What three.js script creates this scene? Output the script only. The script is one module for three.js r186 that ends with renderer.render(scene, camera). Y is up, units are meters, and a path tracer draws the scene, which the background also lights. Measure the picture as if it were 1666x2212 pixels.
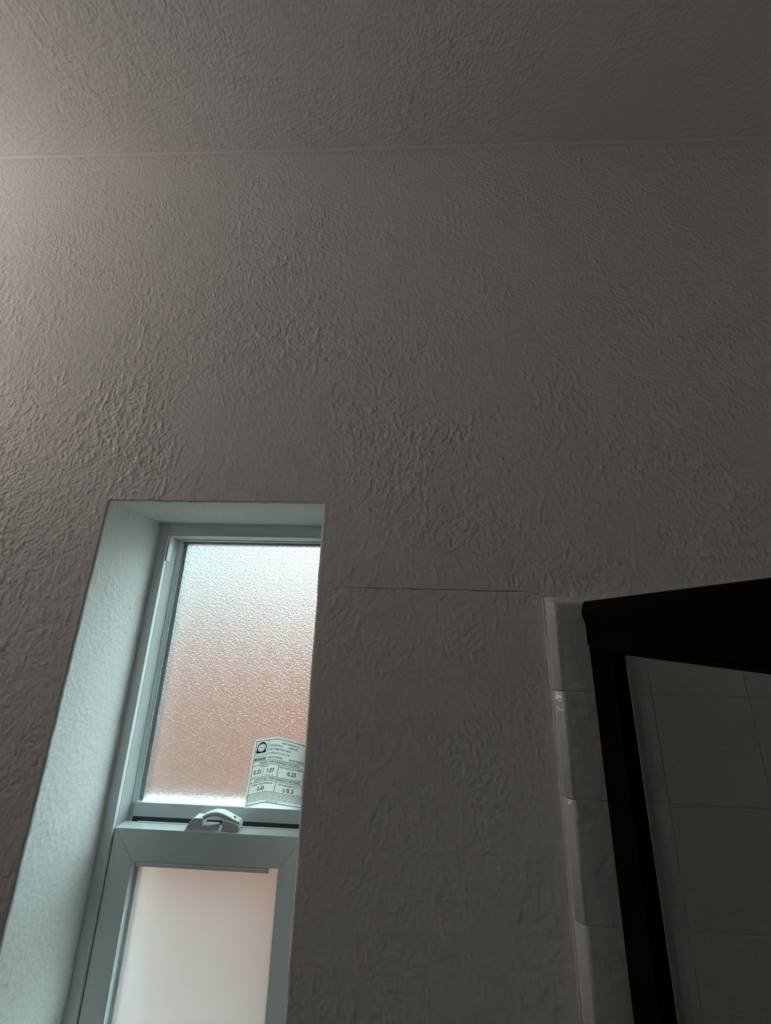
import * as THREE from 'three';
import { mergeGeometries, mergeVertices, toCreasedNormals } from 'three/addons/utils/BufferGeometryUtils.js';
import { RoundedBoxGeometry } from 'three/addons/geometries/RoundedBoxGeometry.js';
import { Brush, Evaluator, SUBTRACTION } from 'three-bvh-csg';

// ---------------------------------------------------------------- camera, sky, exposure
const D = 0.715;            // the camera's distance from the window wall
const CY = 1.75;            // its height
const scene = new THREE.Scene();
const camera = new THREE.PerspectiveCamera(THREE.MathUtils.radToDeg(2 * Math.atan(1106 / 821.84)), 1666 / 2212, 0.02, 200);
camera.position.set(0, CY, D);
camera.rotation.set(0.28772, 0.04421, 0.0272, 'YXZ');
scene.add(camera);

const renderer = new THREE.WebGLRenderer({ antialias: true });
renderer.toneMapping = THREE.LinearToneMapping;
renderer.toneMappingExposure = 1.0;
renderer.shadowMap.enabled = true;

const SKY = { zenith: [1.8, 2.85, 3.15], glow: [0.76, 1.0, 1.01], glowGain: 27.0, sunAzimuth: 46, sunElevation: 31, strength: 1.0 };
const LAMP = { color: new THREE.Color(1.0, 0.90, 0.86), intensity: 0.59, glow: 3 };

function makeSky() {        // hazy bright sky with a wide veil of light round a hidden sun
  const W = 512, H = 256, data = new Float32Array(W * H * 4);
  const az = THREE.MathUtils.degToRad(SKY.sunAzimuth), el = THREE.MathUtils.degToRad(SKY.sunElevation);
  const sun = new THREE.Vector3(Math.sin(az) * Math.cos(el), Math.sin(el), -Math.cos(az) * Math.cos(el));
  for (let r = 0; r < H; r++) {
    const up = ((r + 0.5) / H - 0.5) * Math.PI;
    for (let c = 0; c < W; c++) {
      const a = ((c + 0.5) / W - 0.5) * 2 * Math.PI;
      const x = Math.cos(a) * Math.cos(up), y = Math.sin(up), z = Math.sin(a) * Math.cos(up);
      const h = (1 + 2 * Math.max(0, y)) / 3, cos = Math.max(-1, Math.min(1, x * sun.x + y * sun.y + z * sun.z));
      const ang = Math.acos(cos) * 180 / Math.PI;
      const g = SKY.glowGain * (0.8 * Math.exp(-((ang / 17) ** 2)) + 0.2 * Math.exp(-((ang / 40) ** 2)));
      for (let k = 0; k < 3; k++) data[(r * W + c) * 4 + k] = SKY.zenith[k] * h + g * SKY.glow[k];
      data[(r * W + c) * 4 + 3] = 1;
    }
  }
  const t = new THREE.DataTexture(data, W, H, THREE.RGBAFormat, THREE.FloatType);
  t.mapping = THREE.EquirectangularReflectionMapping;
  t.magFilter = THREE.LinearFilter; t.needsUpdate = true;
  return t;
}
scene.background = makeSky();
scene.backgroundIntensity = SKY.strength;

// ---------------------------------------------------------------- helpers
let seed = 12345;
const rnd = () => { seed = (seed + 0x6d2b79f5) | 0; let t = Math.imul(seed ^ (seed >>> 15), 1 | seed); t = (t + Math.imul(t ^ (t >>> 7), 61 | t)) ^ t; return ((t ^ (t >>> 14)) >>> 0) / 4294967296; };
const used = new Map();
function numbered(name) { const n = used.get(name) ?? 0; used.set(name, n + 1); return n ? `${name}_${String(n).padStart(3, '0')}` : name; }
function obj(name, geometry, material, parent) {
  const m = new THREE.Mesh(geometry, material);
  m.name = numbered(name); m.castShadow = m.receiveShadow = true;
  (parent ?? scene).add(m);
  return m;
}
function struct(o) { o.userData.kind = 'structure'; return o; }
function group(name, parent) { const g = new THREE.Group(); g.name = numbered(name); (parent ?? scene).add(g); return g; }
function tag(o, label, category) { o.userData.label = label; o.userData.category = category; return o; }
// box from ranges, with bevelled edges and planar uv in metres
function box(x0, x1, y0, y1, z0, z1, r = 0.0012, seg = 2) {
  const g = r > 0 ? new RoundedBoxGeometry(x1 - x0, y1 - y0, z1 - z0, seg, Math.min(r, (x1 - x0) / 2.01, (y1 - y0) / 2.01, (z1 - z0) / 2.01)) : new THREE.BoxGeometry(x1 - x0, y1 - y0, z1 - z0);
  g.translate((x0 + x1) / 2, (y0 + y1) / 2, (z0 + z1) / 2);
  return planar(g);
}
function planar(g, tol = 0.99995) {        // uv in metres by the face's main direction; faces square to an axis get their exact normal
  if (g.index) g = g.toNonIndexed();
  const p = g.attributes.position, n = g.attributes.normal, uv = new Float32Array(p.count * 2);
  const a = new THREE.Vector3(), b = new THREE.Vector3(), c = new THREE.Vector3();
  for (let i = 0; i < p.count; i += 3) {
    a.fromBufferAttribute(p, i); b.fromBufferAttribute(p, i + 1).sub(a); c.fromBufferAttribute(p, i + 2).sub(a);
    const f = b.cross(c).normalize(), ax = Math.abs(f.x), ay = Math.abs(f.y), az = Math.abs(f.z), flat = Math.max(ax, ay, az) > tol;
    if (flat && tol < 0.999) f.set(Math.round(f.x), Math.round(f.y), Math.round(f.z));
    for (let k = 0; k < 3; k++) {
      const x = p.getX(i + k), y = p.getY(i + k), z = p.getZ(i + k);
      const [u, v] = az >= ax && az >= ay ? [x, y] : ax >= ay ? [z, y] : [x, z];
      uv[(i + k) * 2] = u; uv[(i + k) * 2 + 1] = v;
      if (flat) n.setXYZ(i + k, f.x, f.y, f.z);
    }
  }
  g.setAttribute('uv', new THREE.BufferAttribute(uv, 2));
  return g;
}
// profile in (a, b) swept along one axis; the points may repeat for sharp corners
function sweep(points, axis, from, to, bevel = 0) {
  const s = new THREE.Shape(points.map(([a, b]) => new THREE.Vector2(a, b)));
  const g = new THREE.ExtrudeGeometry(s, { depth: to - from - 2 * bevel, bevelEnabled: bevel > 0, bevelThickness: bevel, bevelSize: bevel, bevelOffset: -bevel, bevelSegments: 3, curveSegments: 16 });
  g.translate(0, 0, from + bevel);
  const m = new THREE.Matrix4();
  if (axis === 'y') m.makeBasis(new THREE.Vector3(1, 0, 0), new THREE.Vector3(0, 0, -1), new THREE.Vector3(0, 1, 0));   // profile (x, -z)
  if (axis === 'x') m.makeBasis(new THREE.Vector3(0, 0, 1), new THREE.Vector3(0, 1, 0), new THREE.Vector3(-1, 0, 0));   // profile (z, y), sweep towards -x
  if (axis !== 'z') g.applyMatrix4(m);
  return planar(toCreasedNormals(g, 0.6));
}

// ---------------------------------------------------------------- noise textures
function grid(n, s) {       // periodic value noise lattice
  let k = s; const r = () => { k = (Math.imul(k, 1664525) + 1013904223) | 0; return (k >>> 0) / 4294967296; };
  const a = new Float32Array(n * n); for (let i = 0; i < a.length; i++) a[i] = r();
  return (u, v) => {
    const x = u * n, y = v * n, x0 = Math.floor(x), y0 = Math.floor(y), fx = x - x0, fy = y - y0, sx = fx * fx * (3 - 2 * fx), sy = fy * fy * (3 - 2 * fy);
    const q = (i, j) => a[((j % n + n) % n) * n + ((i % n + n) % n)];
    return (q(x0, y0) * (1 - sx) + q(x0 + 1, y0) * sx) * (1 - sy) + (q(x0, y0 + 1) * (1 - sx) + q(x0 + 1, y0 + 1) * sx) * sy;
  };
}
function bumpTexture(size, f) {
  const data = new Uint8Array(size * size * 4);
  for (let y = 0; y < size; y++) for (let x = 0; x < size; x++) {
    const h = Math.max(0, Math.min(255, Math.round(255 * f((x + 0.5) / size, (y + 0.5) / size)))), o = (y * size + x) * 4;
    data[o] = data[o + 1] = data[o + 2] = h; data[o + 3] = 255;
  }
  const t = new THREE.DataTexture(data, size, size);
  t.wrapS = t.wrapT = THREE.RepeatWrapping; t.magFilter = THREE.LinearFilter; t.needsUpdate = true;
  return t;
}
// brushed-over knockdown plaster: short ridges and dimples, rough in some places and flat in others; 2.4 m square
const WALL_M = 2.4;
const plaster = (() => {
  const warpA = grid(60, 11), warpB = grid(60, 23), lumps = grid(290, 5), lumps2 = grid(380, 15), fine = grid(520, 9), patch = grid(7, 31), patch2 = grid(23, 37), pit = grid(170, 71), wave = grid(14, 3), turn = grid(18, 91);
  return bumpTexture(2048, (u, v) => {
    const wu = u + (warpA(u, v) - 0.5) * 0.004, wv = v + (warpB(u, v) - 0.5) * 0.004;
    const a = lumps(wu, wv * 0.6 + 0.2), b = lumps2(wu + 0.37, wv * 0.6 + wu);
    const k = Math.min(1, Math.max(0, (turn(u, v) - 0.35) * 3.3));
    const amount = 0.5 + 0.5 * Math.min(1, Math.max(0, (0.55 * patch(u, v) + 0.45 * patch2(u, v) - 0.3) * 2.4));
    const p = Math.max(0, pit(u + 0.3, v) - 0.86) * 7;
    const h = 0.62 * a * (1 - 0.5 * k) + 0.45 * b * (0.5 + 0.5 * k);
    const crest = Math.max(0, h - 0.5);
    return 0.42 + 0.2 * (wave(u, v) - 0.5) + amount * (0.48 * crest + 0.16 * (h - 0.5) + 0.18 * (fine(u, v) - 0.5) - 0.22 * p * p);
  });
})();
// pebbled obscure glass; 0.16 m square
const pebble = (() => {
  const a = grid(38, 101), b = grid(83, 103), c = grid(20, 107);
  return bumpTexture(512, (u, v) => 0.5 * a(u, v) + 0.28 * b(u, v) + 0.22 * c(u, v));
})();
function scaled(t, metres, ou = 0, ov = 0, turn = 0) { const c = t.clone(); c.repeat.set(1 / metres, 1 / metres); c.offset.set(ou, ov); c.rotation = turn; c.needsUpdate = true; return c; }
const soft = grid(24, 77), soft2 = grid(90, 79);
const glaze = bumpTexture(512, (u, v) => 0.7 * soft(u, v) + 0.3 * soft2(u, v));

// ---------------------------------------------------------------- materials
const std = (p) => new THREE.MeshPhysicalMaterial(p);
const M = {
  wall: std({ color: new THREE.Color(0.86, 0.855, 0.835), roughness: 0.55, bumpMap: scaled(plaster, WALL_M, 0.13, 0.41), bumpScale: 0.0062 }),
  ceiling: std({ color: new THREE.Color(0.86, 0.855, 0.835), roughness: 0.6, bumpMap: scaled(plaster, WALL_M, 0.52, 0.17, 1.3), bumpScale: 0.0042 }),
  paint: std({ color: new THREE.Color(0.86, 0.855, 0.835), roughness: 0.55 }),
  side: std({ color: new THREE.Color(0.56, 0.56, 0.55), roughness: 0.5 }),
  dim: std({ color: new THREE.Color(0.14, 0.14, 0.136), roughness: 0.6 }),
  jambShade: std({ color: new THREE.Color(0.50, 0.52, 0.505), roughness: 0.5 }),  // flat grey that paints in the shade of the side tracks
  floor: std({ color: new THREE.Color(0.12, 0.11, 0.10), roughness: 0.5 }),
  vinyl: std({ color: new THREE.Color(0.86, 0.905, 0.905), roughness: 0.34 }),
  lock: std({ color: new THREE.Color(0.84, 0.85, 0.84), roughness: 0.28 }),
  spacer: std({ color: new THREE.Color(0.16, 0.18, 0.18), roughness: 0.4, metalness: 0.6 }),
  gap: std({ color: new THREE.Color(0.12, 0.12, 0.12), roughness: 0.9 }),
  obscure: std({ color: new THREE.Color(0.95, 0.99, 0.98), roughness: 0.43, transmission: 1, thickness: 0.004, ior: 1.5, bumpMap: scaled(pebble, 0.062), bumpScale: 0.0013 }),
  frosted: std({ color: new THREE.Color(0.95, 0.98, 0.97), roughness: 0.65, transmission: 1, thickness: 0.004, ior: 1.5, bumpMap: scaled(pebble, 0.062), bumpScale: 0.0002 }),
  tile: std({ color: new THREE.Color(0.69, 0.69, 0.67), roughness: 0.16, bumpMap: scaled(glaze, 0.3), bumpScale: 0.0012 }),
  tile2: std({ color: new THREE.Color(0.67, 0.67, 0.655), roughness: 0.18, bumpMap: scaled(glaze, 0.3, 0.4, 0.2), bumpScale: 0.0012 }),
  grout: std({ color: new THREE.Color(0.66, 0.655, 0.64), roughness: 0.9 }),
  caulk: std({ color: new THREE.Color(0.68, 0.67, 0.64), roughness: 0.45 }),
  black: std({ color: new THREE.Color(0.0016, 0.0017, 0.002), roughness: 0.35, specularIntensity: 0.07 }),
  clear: std({ color: new THREE.Color(0.95, 0.985, 0.975), roughness: 0, transmission: 1, thickness: 0, ior: 1.5 }),
  seal: std({ color: new THREE.Color(0.42, 0.44, 0.45), roughness: 0.4 }),
  ground: std({ color: new THREE.Color(0.22, 0.135, 0.112), roughness: 0.9 }),
  block: std({ color: new THREE.Color(0.55, 0.18, 0.105), roughness: 0.95, bumpMap: scaled(plaster, 0.8), bumpScale: 0.006 }),
  stucco: std({ color: new THREE.Color(0.60, 0.55, 0.50), roughness: 0.95 }),
  bronze: std({ color: new THREE.Color(0.03, 0.028, 0.026), roughness: 0.4, metalness: 0.5 }),
  opal: new THREE.MeshStandardMaterial({ color: 0xffffff, roughness: 0.4, emissive: LAMP.color, emissiveIntensity: LAMP.glow }),
};

// ---------------------------------------------------------------- the room (X0..X1, Z 0..Z1)
const X0 = -2.3, X1 = 1.15, Z1 = 2.3, CEIL = CY + 1.748 * D;
const at = (u) => u * D, yy = (v) => CY + v * D, dz = (d) => D - d * D;       // camera units to metres; depth measured from the camera
// the window's opening
const OX0 = at(-0.832), OX1 = at(-0.2178), OY1 = yy(0.3175), OY0 = yy(-1.42);
const FZ = dz(1.25);                                                           // room face of the window frame
const BACK = dz(1.37);                                                         // outer face of the wall

function wobble(x0, y0, x1, y1, n, amp, off) {                                 // hand-finished plaster edge
  const out = [];
  for (let i = 0; i < n; i++) {
    const t = i / n, e = amp * Math.min(1, 8 * Math.min(t, 1 - t)) * (Math.sin(t * 41 + off) * 0.35 + Math.sin(t * 97 + off * 2.1) * 0.35 + (rnd() - 0.5) * 0.9);
    const dx = x1 - x0, dy = y1 - y0, l = Math.hypot(dx, dy);
    out.push(new THREE.Vector2(x0 + dx * t - (dy / l) * e, y0 + dy * t + (dx / l) * e));
  }
  return out;
}
function openingPath(wob) {
  return new THREE.Path([...wobble(OX0, OY0, OX1, OY0, 30, wob, 1), ...wobble(OX1, OY0, OX1, OY1, 90, wob, 2), ...wobble(OX1, OY1, OX0, OY1, 36, wob, 3), ...wobble(OX0, OY1, OX0, OY0, 90, wob, 4)]);
}
function wallShape(x0, x1, y0, y1) { return new THREE.Shape([[x0, y0], [x1, y0], [x1, y1], [x0, y1]].map(([a, b]) => new THREE.Vector2(a, b))); }

const backShape = wallShape(X0 - 0.15, X1 + 0.15, -0.1, CEIL + 0.12);
backShape.holes.push(openingPath(0.0011));
const R = 0.004;
let backGeo = new THREE.ExtrudeGeometry(backShape, { depth: -dz(1.355) - 2 * R, bevelEnabled: true, bevelThickness: R, bevelSize: R, bevelOffset: -R, bevelSegments: 4 });
backGeo.translate(0, 0, dz(1.355) + R);
backGeo = planar(toCreasedNormals(backGeo, 0.7), 0.985);
{ // the hairline crack that runs from beside the window to the corner of the tile
  const pts = [], n = 60, xa = at(-0.157), xb = at(0.353);
  const mid = (t) => yy(0.0908 - 0.0012 * t) + 0.0004 * Math.sin(t * 23) + 0.0003 * Math.sin(t * 61) - (t > 0.94 ? (t - 0.94) * 0.06 : 0);
  const half = (t) => 0.00025 + 0.00075 * Math.min(1, 6 * Math.min(t + 0.03, 1.02 - t)) * (0.6 + 0.4 * Math.sin(t * 37 + 1)) * (0.55 + 0.5 * t);
  for (let i = 0; i <= n; i++) pts.push(new THREE.Vector2(xa + (xb - xa) * i / n, mid(i / n) - half(i / n)));
  for (let i = n; i >= 0; i--) pts.push(new THREE.Vector2(xa + (xb - xa) * i / n, mid(i / n) + half(i / n)));
  const g = new THREE.ExtrudeGeometry(new THREE.Shape(pts), { depth: 0.02, bevelEnabled: false });
  g.translate(0, 0, -0.012);
  const A = new Brush(backGeo), B = new Brush(g); A.updateMatrixWorld(); B.updateMatrixWorld();
  const ev = new Evaluator(); ev.useGroups = false; ev.attributes = ['position', 'normal', 'uv'];
  backGeo = ev.evaluate(A, B, SUBTRACTION).geometry;
}
const wallBack = struct(obj('wall_back', backGeo, M.wall));

{ // outside skin of the same wall
  const s = wallShape(X0 - 0.15, X1 + 0.15, -0.25, CEIL + 0.3);
  s.holes.push(new THREE.Path([[OX0 + 0.012, OY0 + 0.01], [OX1 - 0.012, OY0 + 0.01], [OX1 - 0.012, OY1 - 0.012], [OX0 + 0.012, OY1 - 0.012]].map(([a, b]) => new THREE.Vector2(a, b))));
  const g = new THREE.ExtrudeGeometry(s, { depth: 0.03, bevelEnabled: false });
  g.translate(0, 0, dz(1.355) - 0.031);
  struct(obj('wall_outside', planar(g), M.stucco));
}
struct(obj('wall_left', box(X0 - 0.15, X0, -0.1, CEIL + 0.12, 0.0005, Z1 + 0.15, 0), M.wall));
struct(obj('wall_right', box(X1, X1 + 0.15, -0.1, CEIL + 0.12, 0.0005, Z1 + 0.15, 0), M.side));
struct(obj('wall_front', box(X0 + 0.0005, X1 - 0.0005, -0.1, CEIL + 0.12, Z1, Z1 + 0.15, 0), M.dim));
struct(obj('floor', box(X0 + 0.0005, X1 - 0.0005, -0.1, 0, 0.0005, Z1 - 0.0005, 0), M.floor));
struct(obj('ceiling', box(X0 + 0.0005, X1 - 0.0005, CEIL, CEIL + 0.12, 0.0005, Z1 - 0.0005, 0), M.ceiling));
{ // painted fillet where wall and ceiling meet
  const r = 0.0048, pts = [[0, 0]];
  for (let i = 0; i <= 8; i++) { const a = (i / 8) * Math.PI / 2; pts.push([r - r * Math.sin(a), -r + r * Math.cos(a)]); }
  struct(obj('trim_1', sweep(pts.map(([a, b]) => [a + 0.0003, b + CEIL - 0.0003]), 'x', -X1 + 0.002, -X0 - 0.002), M.paint));
}
// outdoors
struct(obj('ground', box(-14, 14, -0.35, -0.25, -16, dz(1.355) - 0.04, 0), M.ground));
struct(obj('wall_garden', mergeGeometries([box(-14, 14, -0.25, 2.1, -3.2, -3.0, 0), box(-14, 14, 2.1, 2.16, -3.23, -2.97, 0.008)]), M.block));

// ---------------------------------------------------------------- window
const win = struct(group('window_1'));
const CX = at(-0.525);
const mirror = (g) => { const c = g.clone(); c.scale(-1, 1, 1); c.translate(2 * CX, 0, 0); const p = c.index ? c.toNonIndexed() : c; for (const k of Object.keys(p.attributes)) { const a = p.attributes[k], s = a.itemSize; for (let i = 0; i < a.count; i += 3) for (let j = 0; j < s; j++) { const q = a.array[(i + 1) * s + j]; a.array[(i + 1) * s + j] = a.array[(i + 2) * s + j]; a.array[(i + 2) * s + j] = q; } } return p; };
{ // outer frame: jamb with a small raised lip at its inner edge; profile (x, -z)
  const xo = OX0 - 0.004, xi = at(-0.7975), f = -FZ, b = -dz(1.36), lip = 0.0026;
  const jp = [[xo, f], [xi - 0.0042, f], [xi - 0.0038, f - lip + 0.0008], [xi - 0.003, f - lip], [xi - 0.0008, f - lip], [xi, f - lip + 0.001], [xi, b], [xo, b]];
  const j = sweep(jp, 'y', OY0 - 0.004, OY1 + 0.004);
  obj('frame_jamb', j, M.vinyl, win); obj('frame_jamb', mirror(j), M.vinyl, win);
  const yt = OY1 + 0.006, yb = yy(0.273), hp = [[FZ, yt], [FZ, yb + 0.0042], [FZ + lip - 0.0008, yb + 0.0038], [FZ + lip, yb + 0.003], [FZ + lip, yb + 0.0008], [FZ + lip - 0.001, yb], [dz(1.36), yb], [dz(1.36), yt]];
  obj('frame_head', sweep(hp, 'x', -(2 * CX - xi) + 0.0002, -xi - 0.0002), M.vinyl, win);
  obj('frame_sill', box(xi, 2 * CX - xi, OY0 - 0.004, OY0 + 0.03, dz(1.36), FZ, 0.002), M.vinyl, win);
  // grey strips in the side tracks; their colour stands in for the channel shade
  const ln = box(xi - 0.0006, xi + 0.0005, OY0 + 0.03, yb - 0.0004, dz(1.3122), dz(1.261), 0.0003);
  obj('jamb_shade', ln, M.jambShade, win); obj('jamb_shade', mirror(ln), M.jambShade, win);
  // short sash stop clipped into the left and right tracks under the head
  const st = box(xi + 0.0006, xi + 0.0034, yy(0.149 * 1.256), yb - 0.001, dz(1.274), dz(1.2515), 0.0006);
  obj('sash_stop', st, M.vinyl, win); obj('sash_stop', mirror(st), M.vinyl, win);
}
{ // fixed upper light
  const up = group('upper_light', win);
  const x0 = at(-0.7975) + 0.0002, xg = at(-0.785), z1 = dz(1.3125), zg = dz(1.322), zb = dz(1.358);
  const yTop = yy(0.273) - 0.0002, yGlass = yy(0.2712), railT = yy(-0.5288), railB = yy(-0.5646);
  const bead = sweep([[x0, -z1], [x0 + 0.0015, -z1], [xg - 0.0008, -zg - 0.0007], [xg, -zg + 0.0002], [xg, -zb], [x0, -zb]], 'y', railB, yTop);
  obj('glazing_bead', bead, M.vinyl, up); obj('glazing_bead', mirror(bead), M.vinyl, up);
  obj('glazing_bead', box(xg, 2 * CX - xg, yGlass - 0.0016, yTop, zb, dz(1.302), 0.0008), M.vinyl, up);
  const rx = at(-0.7868);
  obj('meeting_rail', box(rx, 2 * CX - rx, railB, railT, zb, z1 + 0.0008, 0.0014, 3), M.vinyl, up);
  obj('gap_shade_strip', box(rx, 2 * CX - rx, yy(-0.63), railB + 0.0005, dz(1.345), dz(1.3145), 0), M.gap, up);  // added strip: stops light leaking under the rail, dark colour stands for shade
  obj('pane', box(xg - 0.004, 2 * CX - xg + 0.004, railT - 0.004, yGlass + 0.001, zg - 0.004, zg, 0), M.obscure, up);
  const s = 0.0105, zs0 = zg - 0.017, zs1 = zg - 0.0042;
  obj('spacer', mergeGeometries([box(xg, xg + s, railT, yGlass, zs0, zs1, 0), box(2 * CX - xg - s, 2 * CX - xg, railT, yGlass, zs0, zs1, 0), box(xg + s, 2 * CX - xg - s, yGlass - s * 0.6, yGlass, zs0, zs1, 0)]), M.spacer, up);
}
// lower sash: mitred stiles and rails
const sash = group('lower_sash', win);
const SX = at(-0.795), SZ = dz(1.255), SB = dz(1.294), ST = yy(-0.569), SBOT = OY0 + 0.031;
{
  const gx = at(-0.729), gy = yy(-0.6445), gb = SBOT + 0.06, rx = 2 * CX - SX, rg = 2 * CX - gx, e = 0.00022;
  const mit = (pts) => { const s = new THREE.Shape(pts.map(([a, b]) => new THREE.Vector2(a, b))); const g = new THREE.ExtrudeGeometry(s, { depth: SZ - SB - 0.0024, bevelEnabled: true, bevelThickness: 0.0012, bevelSize: 0.0009, bevelOffset: -0.0009, bevelSegments: 3 }); g.translate(0, 0, SB + 0.0012); return planar(toCreasedNormals(g, 0.5)); };
  obj('rail', mit([[SX, ST], [gx + e, gy], [rg - e, gy], [rx, ST]].map(([a, b]) => [a, b])), M.vinyl, sash);
  obj('stile', mit([[SX, ST - e * 2], [SX, SBOT + e], [gx, gb], [gx, gy - e]]), M.vinyl, sash);
  obj('stile', mit([[rx, ST - e * 2], [rg, gy - e], [rg, gb], [rx, SBOT + e]]), M.vinyl, sash);
  obj('rail', mit([[SX + e, SBOT], [rx - e, SBOT], [rg, gb], [gx, gb]]), M.vinyl, sash);
  // low upstand along the back of the top rail, stopping short of the left end
  obj('rail_lip', box(at(-0.79) + 0.034 * D, 2 * CX - at(-0.79) - 0.002, ST - 0.0005, ST + 0.0012, SB, SB + 0.004, 0.0005), M.vinyl, sash);
  const zg = dz(1.2645);
  obj('pane', box(gx - 0.004, rg + 0.004, gb - 0.004, gy + 0.004, zg - 0.004, zg, 0), M.frosted, sash);
  obj('glazing_bead', box(at(-0.7167), at(-0.345), yy(-0.6545), yy(-0.6458), zg + 0.0002, dz(1.2525), 0.0012), M.vinyl, sash);
  const s = 0.0095;
  obj('spacer', mergeGeometries([box(gx, gx + s, gb, gy, zg - 0.011, zg - 0.0045, 0), box(rg - s * 0.3, rg, gb, gy, zg - 0.011, zg - 0.0045, 0)]), M.spacer, sash);
}
{ // sash lock on the meeting rail: keeper with a curved tongue, arched lever, pivot block
  const lock = group('sash_lock', win);
  const L = (pu, d) => at(pu * d), d0 = 1.262;
  const zf = dz(1.2585), zbk = dz(1.289), y0 = ST;
  const xl = L(-0.4722, d0), xk = L(-0.4364, d0), xr = L(-0.3505, d0), h1 = 0.0215;
  const ext = (s, z0, z1, r) => { const g = new THREE.ExtrudeGeometry(s, { depth: z1 - z0 - 2 * r, bevelEnabled: true, bevelThickness: r, bevelSize: r, bevelOffset: -r, bevelSegments: 4, curveSegments: 20 }); g.translate(0, 0, z0 + r); return planar(toCreasedNormals(g, 0.7)); };
  const bp = new THREE.Shape(); bp.moveTo(xl - 0.0005, y0); bp.lineTo(xl + 0.062, y0); bp.lineTo(xl + 0.060, y0 + 0.0016); bp.lineTo(xl - 0.0005, y0 + 0.0016);
  obj('base_plate', ext(bp, zbk, zf + 0.0012, 0.0006), M.lock, lock);
  const k = new THREE.Shape(); k.moveTo(xl, y0 + 0.0012); k.lineTo(xk + 0.001, y0 + 0.0012); k.lineTo(xk + 0.001, y0 + h1); k.lineTo(xl + 0.017, y0 + h1);
  k.bezierCurveTo(xl + 0.010, y0 + h1 - 0.0005, xl + 0.002, y0 + 0.009, xl, y0 + 0.0012);
  obj('keeper', ext(k, zbk, zf, 0.0014), M.lock, lock);
  // tongue: half lens lying flat, in front of the keeper
  const t = new THREE.Shape(); const xt = xl + 0.066;
  t.moveTo(xk - 0.001, -zf + 0.0004); t.bezierCurveTo(xk + 0.016, -zf - 0.0016, xt - 0.012, -zf + 0.003, xt, -zf + 0.012); t.lineTo(xt - 0.004, -zf + 0.016); t.lineTo(xk - 0.001, -zf + 0.016);
  const tg = new THREE.ExtrudeGeometry(t, { depth: 0.0062, bevelEnabled: true, bevelThickness: 0.0012, bevelSize: 0.0012, bevelOffset: -0.0012, bevelSegments: 3, curveSegments: 20 });
  tg.applyMatrix4(new THREE.Matrix4().makeBasis(new THREE.Vector3(1, 0, 0), new THREE.Vector3(0, 0, -1), new THREE.Vector3(0, 1, 0)));
  tg.translate(0, y0 + 0.0024, 0);
  obj('tongue', planar(toCreasedNormals(tg, 0.7)), M.lock, lock);
  // arched lever
  const a = new THREE.Shape(), xa = xl + 0.022, pk = 0.0315;
  a.moveTo(xa, y0 + h1 - 0.003); a.bezierCurveTo(xa + 0.014, y0 + 0.0265, xa + 0.022, y0 + pk, xa + 0.036, y0 + pk);
  a.bezierCurveTo(xa + 0.052, y0 + pk, xa + 0.064, y0 + 0.0235, xr - 0.006, y0 + 0.0178);
  a.bezierCurveTo(xr - 0.001, y0 + 0.0155, xr, y0 + 0.010, xr - 0.0012, y0 + 0.0075);
  a.lineTo(xr - 0.012, y0 + 0.0075); a.bezierCurveTo(xa + 0.062, y0 + 0.0155, xa + 0.052, y0 + 0.0235, xa + 0.036, y0 + 0.0238); a.bezierCurveTo(xa + 0.027, y0 + 0.0238, xa + 0.020, y0 + 0.0222, xa + 0.0155, y0 + 0.0185); a.lineTo(xa, y0 + h1 - 0.004);
  const hole = new THREE.Path(); hole.absellipse(L(-0.3690, d0), y0 + 0.0148, 0.0022, 0.0022, 0, Math.PI * 2);
  obj('lever', ext(a, zbk, zf - 0.003, 0.0022), M.lock, lock);
  const pv = new THREE.CylinderGeometry(0.0034, 0.0034, 0.0012, 28); pv.rotateX(0.62); pv.translate(L(-0.3685, d0), y0 + 0.0206, zf - 0.0105);
  obj('pivot', pv, M.spacer, lock);
  const b = new THREE.Shape(), xb = xl + 0.073; b.moveTo(xb, y0 + 0.0002); b.lineTo(xr - 0.008, y0 + 0.0002); b.bezierCurveTo(xr - 0.001, y0 + 0.0005, xr, y0 + 0.005, xr - 0.0004, y0 + 0.009); b.bezierCurveTo(xr - 0.002, y0 + 0.0145, xr - 0.012, y0 + 0.0165, xb, y0 + 0.021);
  obj('pivot_block', ext(b, zbk, zf - 0.001, 0.002), M.lock, lock);
}

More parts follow.
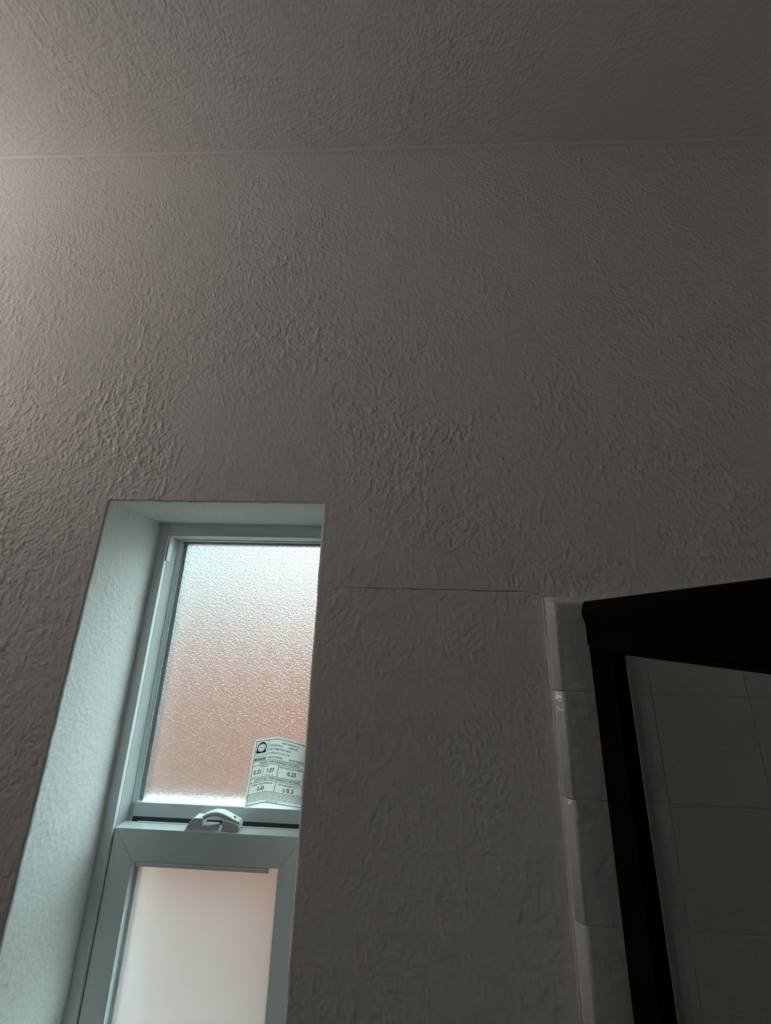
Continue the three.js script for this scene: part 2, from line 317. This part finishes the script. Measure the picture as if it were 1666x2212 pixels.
// ---------------------------------------------------------------- energy sticker on the upper pane
function stickerPrint() {
  const W = 1024, H = 1200, c = document.createElement('canvas'); c.width = W; c.height = H;
  const g = c.getContext('2d');
  g.fillStyle = '#f3f6ee'; g.fillRect(0, 0, W, H);
  g.strokeStyle = '#0b0e10'; g.fillStyle = '#0b0e10';
  const X = 40, Y = 38, X2 = W - 40, Y2 = H - 42;
  const line = (x0, y0, x1, y1, w) => { g.lineWidth = w; g.beginPath(); g.moveTo(x0, y0); g.lineTo(x1, y1); g.stroke(); };
  g.lineWidth = 10; g.strokeRect(X, Y, X2 - X, Y2 - Y);
  const text = (s, x, y, size, o = {}) => { g.save(); g.font = `${o.bold ? 'bold ' : ''}${size}px sans-serif`; g.textAlign = o.align ?? 'center'; g.textBaseline = 'middle'; g.translate(x, y); g.scale(o.sx ?? 1, 1); g.fillStyle = o.fill ?? '#0b0e10'; g.fillText(s, 0, 0); g.restore(); };
  // rating emblem: arch with a sun
  const lx = 262, y1 = 410;
  g.beginPath(); g.moveTo(60, 262); g.lineTo(60, 158); g.bezierCurveTo(66, 84, 120, 62, 148, 60); g.bezierCurveTo(176, 62, 232, 84, 236, 158); g.lineTo(236, 262); g.closePath(); g.fill();
  g.fillStyle = '#f3f6ee'; g.beginPath();
  for (let i = 0; i < 40; i++) { const a = (i / 40) * Math.PI * 2, r = i % 2 ? 58 : 84; g.lineTo(148 + Math.cos(a) * r, 164 + Math.sin(a) * r); }
  g.closePath(); g.fill();
  g.strokeStyle = '#0b0e10'; g.lineWidth = 4; g.beginPath(); g.arc(148, 164, 48, 0, Math.PI * 2); g.stroke();
  text('NFRC', 148, 164, 26, { bold: true });
  text('National Fenestration', 148, 290, 20, { bold: true, sx: 0.82 }); text('Rating Council \u00ae', 148, 320, 24, { bold: true, sx: 0.85 });
  g.fillStyle = '#0b0e10'; g.fillRect(54, 350, 192, 44); text('CERTIFIED', 150, 373, 34, { bold: true, fill: '#f3f6ee', sx: 0.92 });
  line(lx, Y, lx, y1, 8);
  text('Uawen Components, Inc.', 668, 94, 46, { sx: 0.58, bold: true });
  text('1500 Single Hung', 290, 152, 50, { align: 'left', sx: 0.58, bold: true }); text('WS5513225', 640, 156, 50, { align: 'left', sx: 0.62, bold: true });
  text('VINYL FRAME DUAL GLAZED', 290, 218, 50, { align: 'left', sx: 0.60, bold: true });
  text('SS CO25 AIR CO-S DS CL NS', 290, 290, 50, { align: 'left', sx: 0.60, bold: true });
  text('60-A-6-01156-0001', 290, 364, 54, { align: 'left', sx: 0.60, bold: true }); text('NFS-98122562V21', 672, 370, 54, { align: 'left', sx: 0.60, bold: true });
  line(X, y1, X2, y1, 8);
  text('ENERGY PERFORMANCE RATINGS', W / 2, 448, 58, { sx: 0.76, bold: true });
  line(X, 486, X2, 486, 8);
  text('U-Factor', 262, 512, 44, { sx: 0.85, bold: true });
  line(262, 538, 262, 702, 6); line(524, 486, 524, 706, 8);
  text('0.33', 150, 600, 104, { sx: 0.70, bold: true }); text('1.87', 392, 600, 104, { sx: 0.70, bold: true });
  text('U.S. / I-P', 150, 678, 34); text('Metric / SI', 392, 678, 34);
  text('Solar Heat Gain Coefficient', 752, 520, 44, { sx: 0.74, bold: true }); text('0.23', 752, 612, 104, { sx: 0.70, bold: true });
  line(X, 706, X2, 706, 8);
  text('ADDITIONAL PERFORMANCE RATINGS', W / 2, 744, 58, { sx: 0.74, bold: true });
  line(X, 782, X2, 782, 8); line(524, 782, 524, 972, 8);
  text('Visible Transmittance', 280, 822, 46, { sx: 0.84, bold: true }); text('0.45', 280, 902, 104, { sx: 0.70, bold: true });
  text('Air Leakage (U.S. / I-P)', 768, 822, 46, { sx: 0.82, bold: true }); text('\u2264 0.3', 730, 906, 104, { sx: 0.74, bold: true });
  line(X, 972, X2, 972, 8);
  const fine = ['Manufacturer stipulates that these ratings conform to applicable NFRC procedures for', 'determining whole product performance. NFRC ratings are determined for a fixed set of', 'environmental conditions and a specific product size. NFRC does not recommend any', 'product and does not warrant the suitability of any product for any specific use.', "Consult manufacturer's literature for other product performance information."];
  fine.forEach((s, i) => text(s, W / 2, 996 + i * 26, 25, { sx: 0.96, bold: true }));
  text('www.nfrc.org', W / 2, 1132, 26, { bold: true });
  const t = new THREE.CanvasTexture(c); t.colorSpace = THREE.SRGBColorSpace; t.magFilter = THREE.LinearFilter; t.anisotropy = 8;
  return t;
}
{
  // curled sheet: the strip along the crease touches the glass, the sides lift; rows of (x, y, depth) at the left edge, the crease and the right edge
  const P = (u, v, d) => new THREE.Vector3(at(u * d), yy(v * d), dz(d));
  const dG = 1.309;
  const TL = P(-0.3372, -0.2685, dG - 0.010), TC = P(-0.2830, -0.2592, dG), TR = P(-0.2040, -0.2755, dG - 0.008);
  const BL = P(-0.3455, -0.4062, dG - 0.012), BC = P(-0.3030, -0.3962, dG - 0.001), BR = P(-0.2030, -0.4040, dG - 0.004);
  const nx = 40, ny = 24, pos = [], uv = [], idx = [], cr = 0.40;
  const edge = (A, B, C, t) => {                                   // smooth crease between two nearly straight flanks
    const lin = (s) => (s < cr ? A.clone().lerp(B, s / cr) : B.clone().lerp(C, (s - cr) / (1 - cr)));
    const o = new THREE.Vector3(), w = 0.07; for (let i = -3; i <= 3; i++) o.addScaledVector(lin(Math.min(1, Math.max(0, t + i * w / 3))), 1 / 7);
    return t < w || t > 1 - w ? lin(t) : o;
  };
  const corner = (u, v) => { const r = 0.03, a = Math.min(u, 1 - u), b = Math.min(v, 1 - v); return a < r && b < r ? Math.hypot(r - a, r - b) > r : false; };
  for (let j = 0; j <= ny; j++) for (let i = 0; i <= nx; i++) {
    let u = i / nx, v = j / ny;
    if (corner(u, v)) { const r = 0.03, sx = u < 0.5 ? r : 1 - r, sy = v < 0.5 ? r : 1 - r, l = Math.hypot(u - sx, v - sy); u = sx + (u - sx) * r / l; v = sy + (v - sy) * r / l; }
    const p = edge(BL, BC, BR, u).lerp(edge(TL, TC, TR, u), v);
    pos.push(p.x, p.y, p.z + 0.0006 * Math.sin(u * 9 + v * 5)); uv.push(u, v);
    if (i < nx && j < ny) { const k = j * (nx + 1) + i; idx.push(k, k + 1, k + nx + 2, k, k + nx + 2, k + nx + 1); }
  }
  const g = new THREE.BufferGeometry();
  g.setAttribute('position', new THREE.Float32BufferAttribute(pos, 3)); g.setAttribute('uv', new THREE.Float32BufferAttribute(uv, 2)); g.setIndex(idx); g.computeVertexNormals();
  const m = std({ map: stickerPrint(), color: 0xffffff, roughness: 0.9, transmission: 0.6, thickness: 0, side: THREE.DoubleSide });
  tag(obj('window_sticker', g, m), 'white printed energy ratings sticker curling off the pebbled upper window pane', 'sticker');
}

// ---------------------------------------------------------------- tile beside the shower
{
  const T = 0.1524, J = 0.0009, xL = at(0.3625), yT = yy(0.0765), thick = 0.021, z0 = 0.0004;
  const back = struct(group('wall_tile'));
  obj('backing', box(xL + 0.0145, X1 - 0.0005, 0.0005, yT - 0.0145, z0, 0.0198, 0), M.grout, back);
  const r = 0.014, S = T - J;
  // tile with chosen rounded edges: profile across (x, z) swept up; top-row tiles are rounded by bending their upper edge
  function tileGeo(roundLeft, roundTop) {
    const n = 8, xs = [], ys = [];
    const ease = (list, len, round) => { if (round) for (let i = 0; i <= n; i++) list.push([r - r * Math.cos((i / n) * Math.PI / 2), -(r - r * Math.sin((i / n) * Math.PI / 2))]); else { for (let i = 0; i <= 3; i++) list.push([0.0007 - 0.0007 * Math.cos((i / 3) * Math.PI / 2), -(0.0007 - 0.0007 * Math.sin((i / 3) * Math.PI / 2))]); } for (let i = 3; i >= 0; i--) list.push([len - (0.0007 - 0.0007 * Math.cos((i / 3) * Math.PI / 2)), -(0.0007 - 0.0007 * Math.sin((i / 3) * Math.PI / 2))]); };
    ease(xs, S, roundLeft); ease(ys, S, roundTop);            // ys measured from the top down
    xs.unshift([0, -thick + z0 + 0.0002]); xs.push([S, -thick + z0 + 0.0002]); ys.unshift([0, -thick + z0 + 0.0002]); ys.push([S, -thick + z0 + 0.0002]);
    const pos = [], idx = [], w = xs.length;
    for (const [b, hb] of ys) for (const [a, ha] of xs) pos.push(a, -b, Math.max(-thick + z0 + 0.0002, ha + hb));
    for (let j = 0; j < ys.length - 1; j++) for (let i = 0; i < w - 1; i++) { const k = j * w + i; idx.push(k, k + w, k + 1, k + 1, k + w, k + w + 1); }
    let g = new THREE.BufferGeometry(); g.setAttribute('position', new THREE.Float32BufferAttribute(pos, 3)); g.setIndex(idx);
    return planar(toCreasedNormals(g, 0.9));
  }
  const kinds = new Map();
  const cols = Math.ceil((X1 - xL) / T), rows = Math.floor(yT / T);
  for (let j = 0; j < rows; j++) for (let i = 0; i < cols; i++) {
    if (xL + (i + 1) * T > X1) continue;
    const key = `${i === 0}${j === 0}`;
    if (!kinds.has(key)) kinds.set(key, tileGeo(i === 0, j === 0));
    const t = obj('tile', kinds.get(key), rnd() < 0.5 ? M.tile : M.tile2, back);
    t.position.set(xL + i * T, yT - j * T, thick + (rnd() - 0.5) * 0.0007 - (j === 0 ? 0.0004 : 0));
    t.rotation.set((rnd() - 0.5) * 0.003, (rnd() - 0.5) * 0.003, (rnd() - 0.5) * 0.002);
  }
  // painted caulk down the tile's edge, swollen at the top
  const pts = []; for (let i = 0; i <= 40; i++) { const t = i / 40; pts.push(new THREE.Vector3(xL - 0.0004 + 0.0012 * Math.sin(t * 9) * 0.4 - (t < 0.04 ? 0.0012 : 0), yT - 0.001 - t * (yT - 0.01), 0.0)); }
  obj('caulk', new THREE.TubeGeometry(new THREE.CatmullRomCurve3(pts), 120, 0.0021, 8), M.caulk, back);
}

// ---------------------------------------------------------------- shower enclosure
{
  const sh = group('shower_enclosure');
  tag(sh, 'black framed shower enclosure with clear glass standing against the white tile edge', 'shower door');
  const zA = 0.0225, zB = Z1 - 0.003, bx = at(0.443), yH = yy(-0.036), yTopH = yy(0.0672);
  // header: profile (x, y) swept along z; bulged upper half on the room side
  const w = 0.046, hp = [[bx + 0.0045, yTopH], [bx + 0.0022, yTopH - 0.0012], [bx - 0.0016, yTopH - 0.012], [bx - 0.003, yTopH - 0.021], [bx - 0.0024, yTopH - 0.0265], [bx - 0.0002, yTopH - 0.034], [bx + 0.0014, yTopH - 0.041], [bx + 0.001, yTopH - 0.055], [bx + 0.0004, yH + 0.004], [bx + 0.002, yH + 0.0008], [bx + 0.005, yH], [bx + w, yH], [bx + w, yTopH]];
  obj('header', sweep(hp, 'z', zA, zB), M.black, sh);
  const yF = 0.06;
  obj('wall_jamb', box(bx + 0.0028, bx + 0.0228, yF, yH - 0.0002, zA, zA + 0.026, 0.0012), M.black, sh);
  const zS = D * 0.1317;
  const door = group('fixed_panel', sh);
  obj('stile', box(bx + 0.0012, bx + 0.0228, yF + 0.01, yH - 0.0004, zA + 0.0262, zS, 0.0012), M.black, door);
  obj('top_rail', box(bx + 0.0012, bx + 0.0228, yy(-0.0456), yH - 0.0004, zS + 0.0002, zB - 0.004, 0.001), M.black, door);
  obj('bottom_rail', box(bx + 0.0012, bx + 0.0228, yF + 0.01, yF + 0.05, zS + 0.0002, zB - 0.004, 0.001), M.black, door);
  obj('glass', box(bx + 0.0165, bx + 0.0205, yF + 0.046, yy(-0.0456) + 0.004, zS - 0.004, zB - 0.006, 0), M.clear, door);
  obj('seal_strip', box(bx + 0.0208, bx + 0.0228, yF + 0.05, yy(-0.0456) - 0.0002, zS + 0.0001, zS + 0.0012, 0.0004), M.seal, door);
  obj('bottom_track', box(bx - 0.004, bx + 0.05, 0.0, yF, zA, zB, 0.002), M.black, sh);
}

// ---------------------------------------------------------------- vanity light on the left wall, beyond the picture's left edge
{
  const ly = CY + 0.95 * D, lz = 0.52, gap = 0.2;
  const v = group('vanity_light'); tag(v, 'dark vanity light with three upturned cup shades on the left wall', 'wall light');
  obj('backplate', box(X0 + 0.0005, X0 + 0.022, ly - 0.055, ly + 0.055, lz - 0.29, lz + 0.29 + 0.0, 0.006), M.bronze, v);
  for (let i = -1; i <= 1; i++) {
    const z = lz + i * gap, arm = new THREE.CatmullRomCurve3([new THREE.Vector3(X0 + 0.02, ly, z), new THREE.Vector3(X0 + 0.08, ly - 0.01, z), new THREE.Vector3(X0 + 0.115, ly + 0.01, z)]);
    obj('arm', new THREE.TubeGeometry(arm, 16, 0.008, 12), M.bronze, v);
    const globe = new THREE.SphereGeometry(0.052, 40, 24); globe.translate(X0 + 0.13, ly + 0.059, z);
    const cup = [[0, 0.012], [0.03, 0.014], [0.06, 0.024], [0.08, 0.040], [0.086, 0.047], [0.088, 0.047], [0.083, 0.038], [0.062, 0.020], [0.03, 0.0105], [0, 0.0085]].map(([a, b]) => new THREE.Vector2(a, b));
    const cg = new THREE.LatheGeometry(cup, 40); cg.translate(X0 + 0.13, ly, z);
    obj('cup_shade', cg, M.bronze, v);
    obj('globe', globe, M.opal, v);
    const l = new THREE.PointLight(LAMP.color, LAMP.intensity, 0, 2); l.name = 'vanity_light_bulb'; l.position.set(X0 + 0.13, ly + 0.059, z); l.castShadow = true; l.shadow.radius = 2.5;
    scene.add(l);
  }
}

renderer.render(scene, camera);
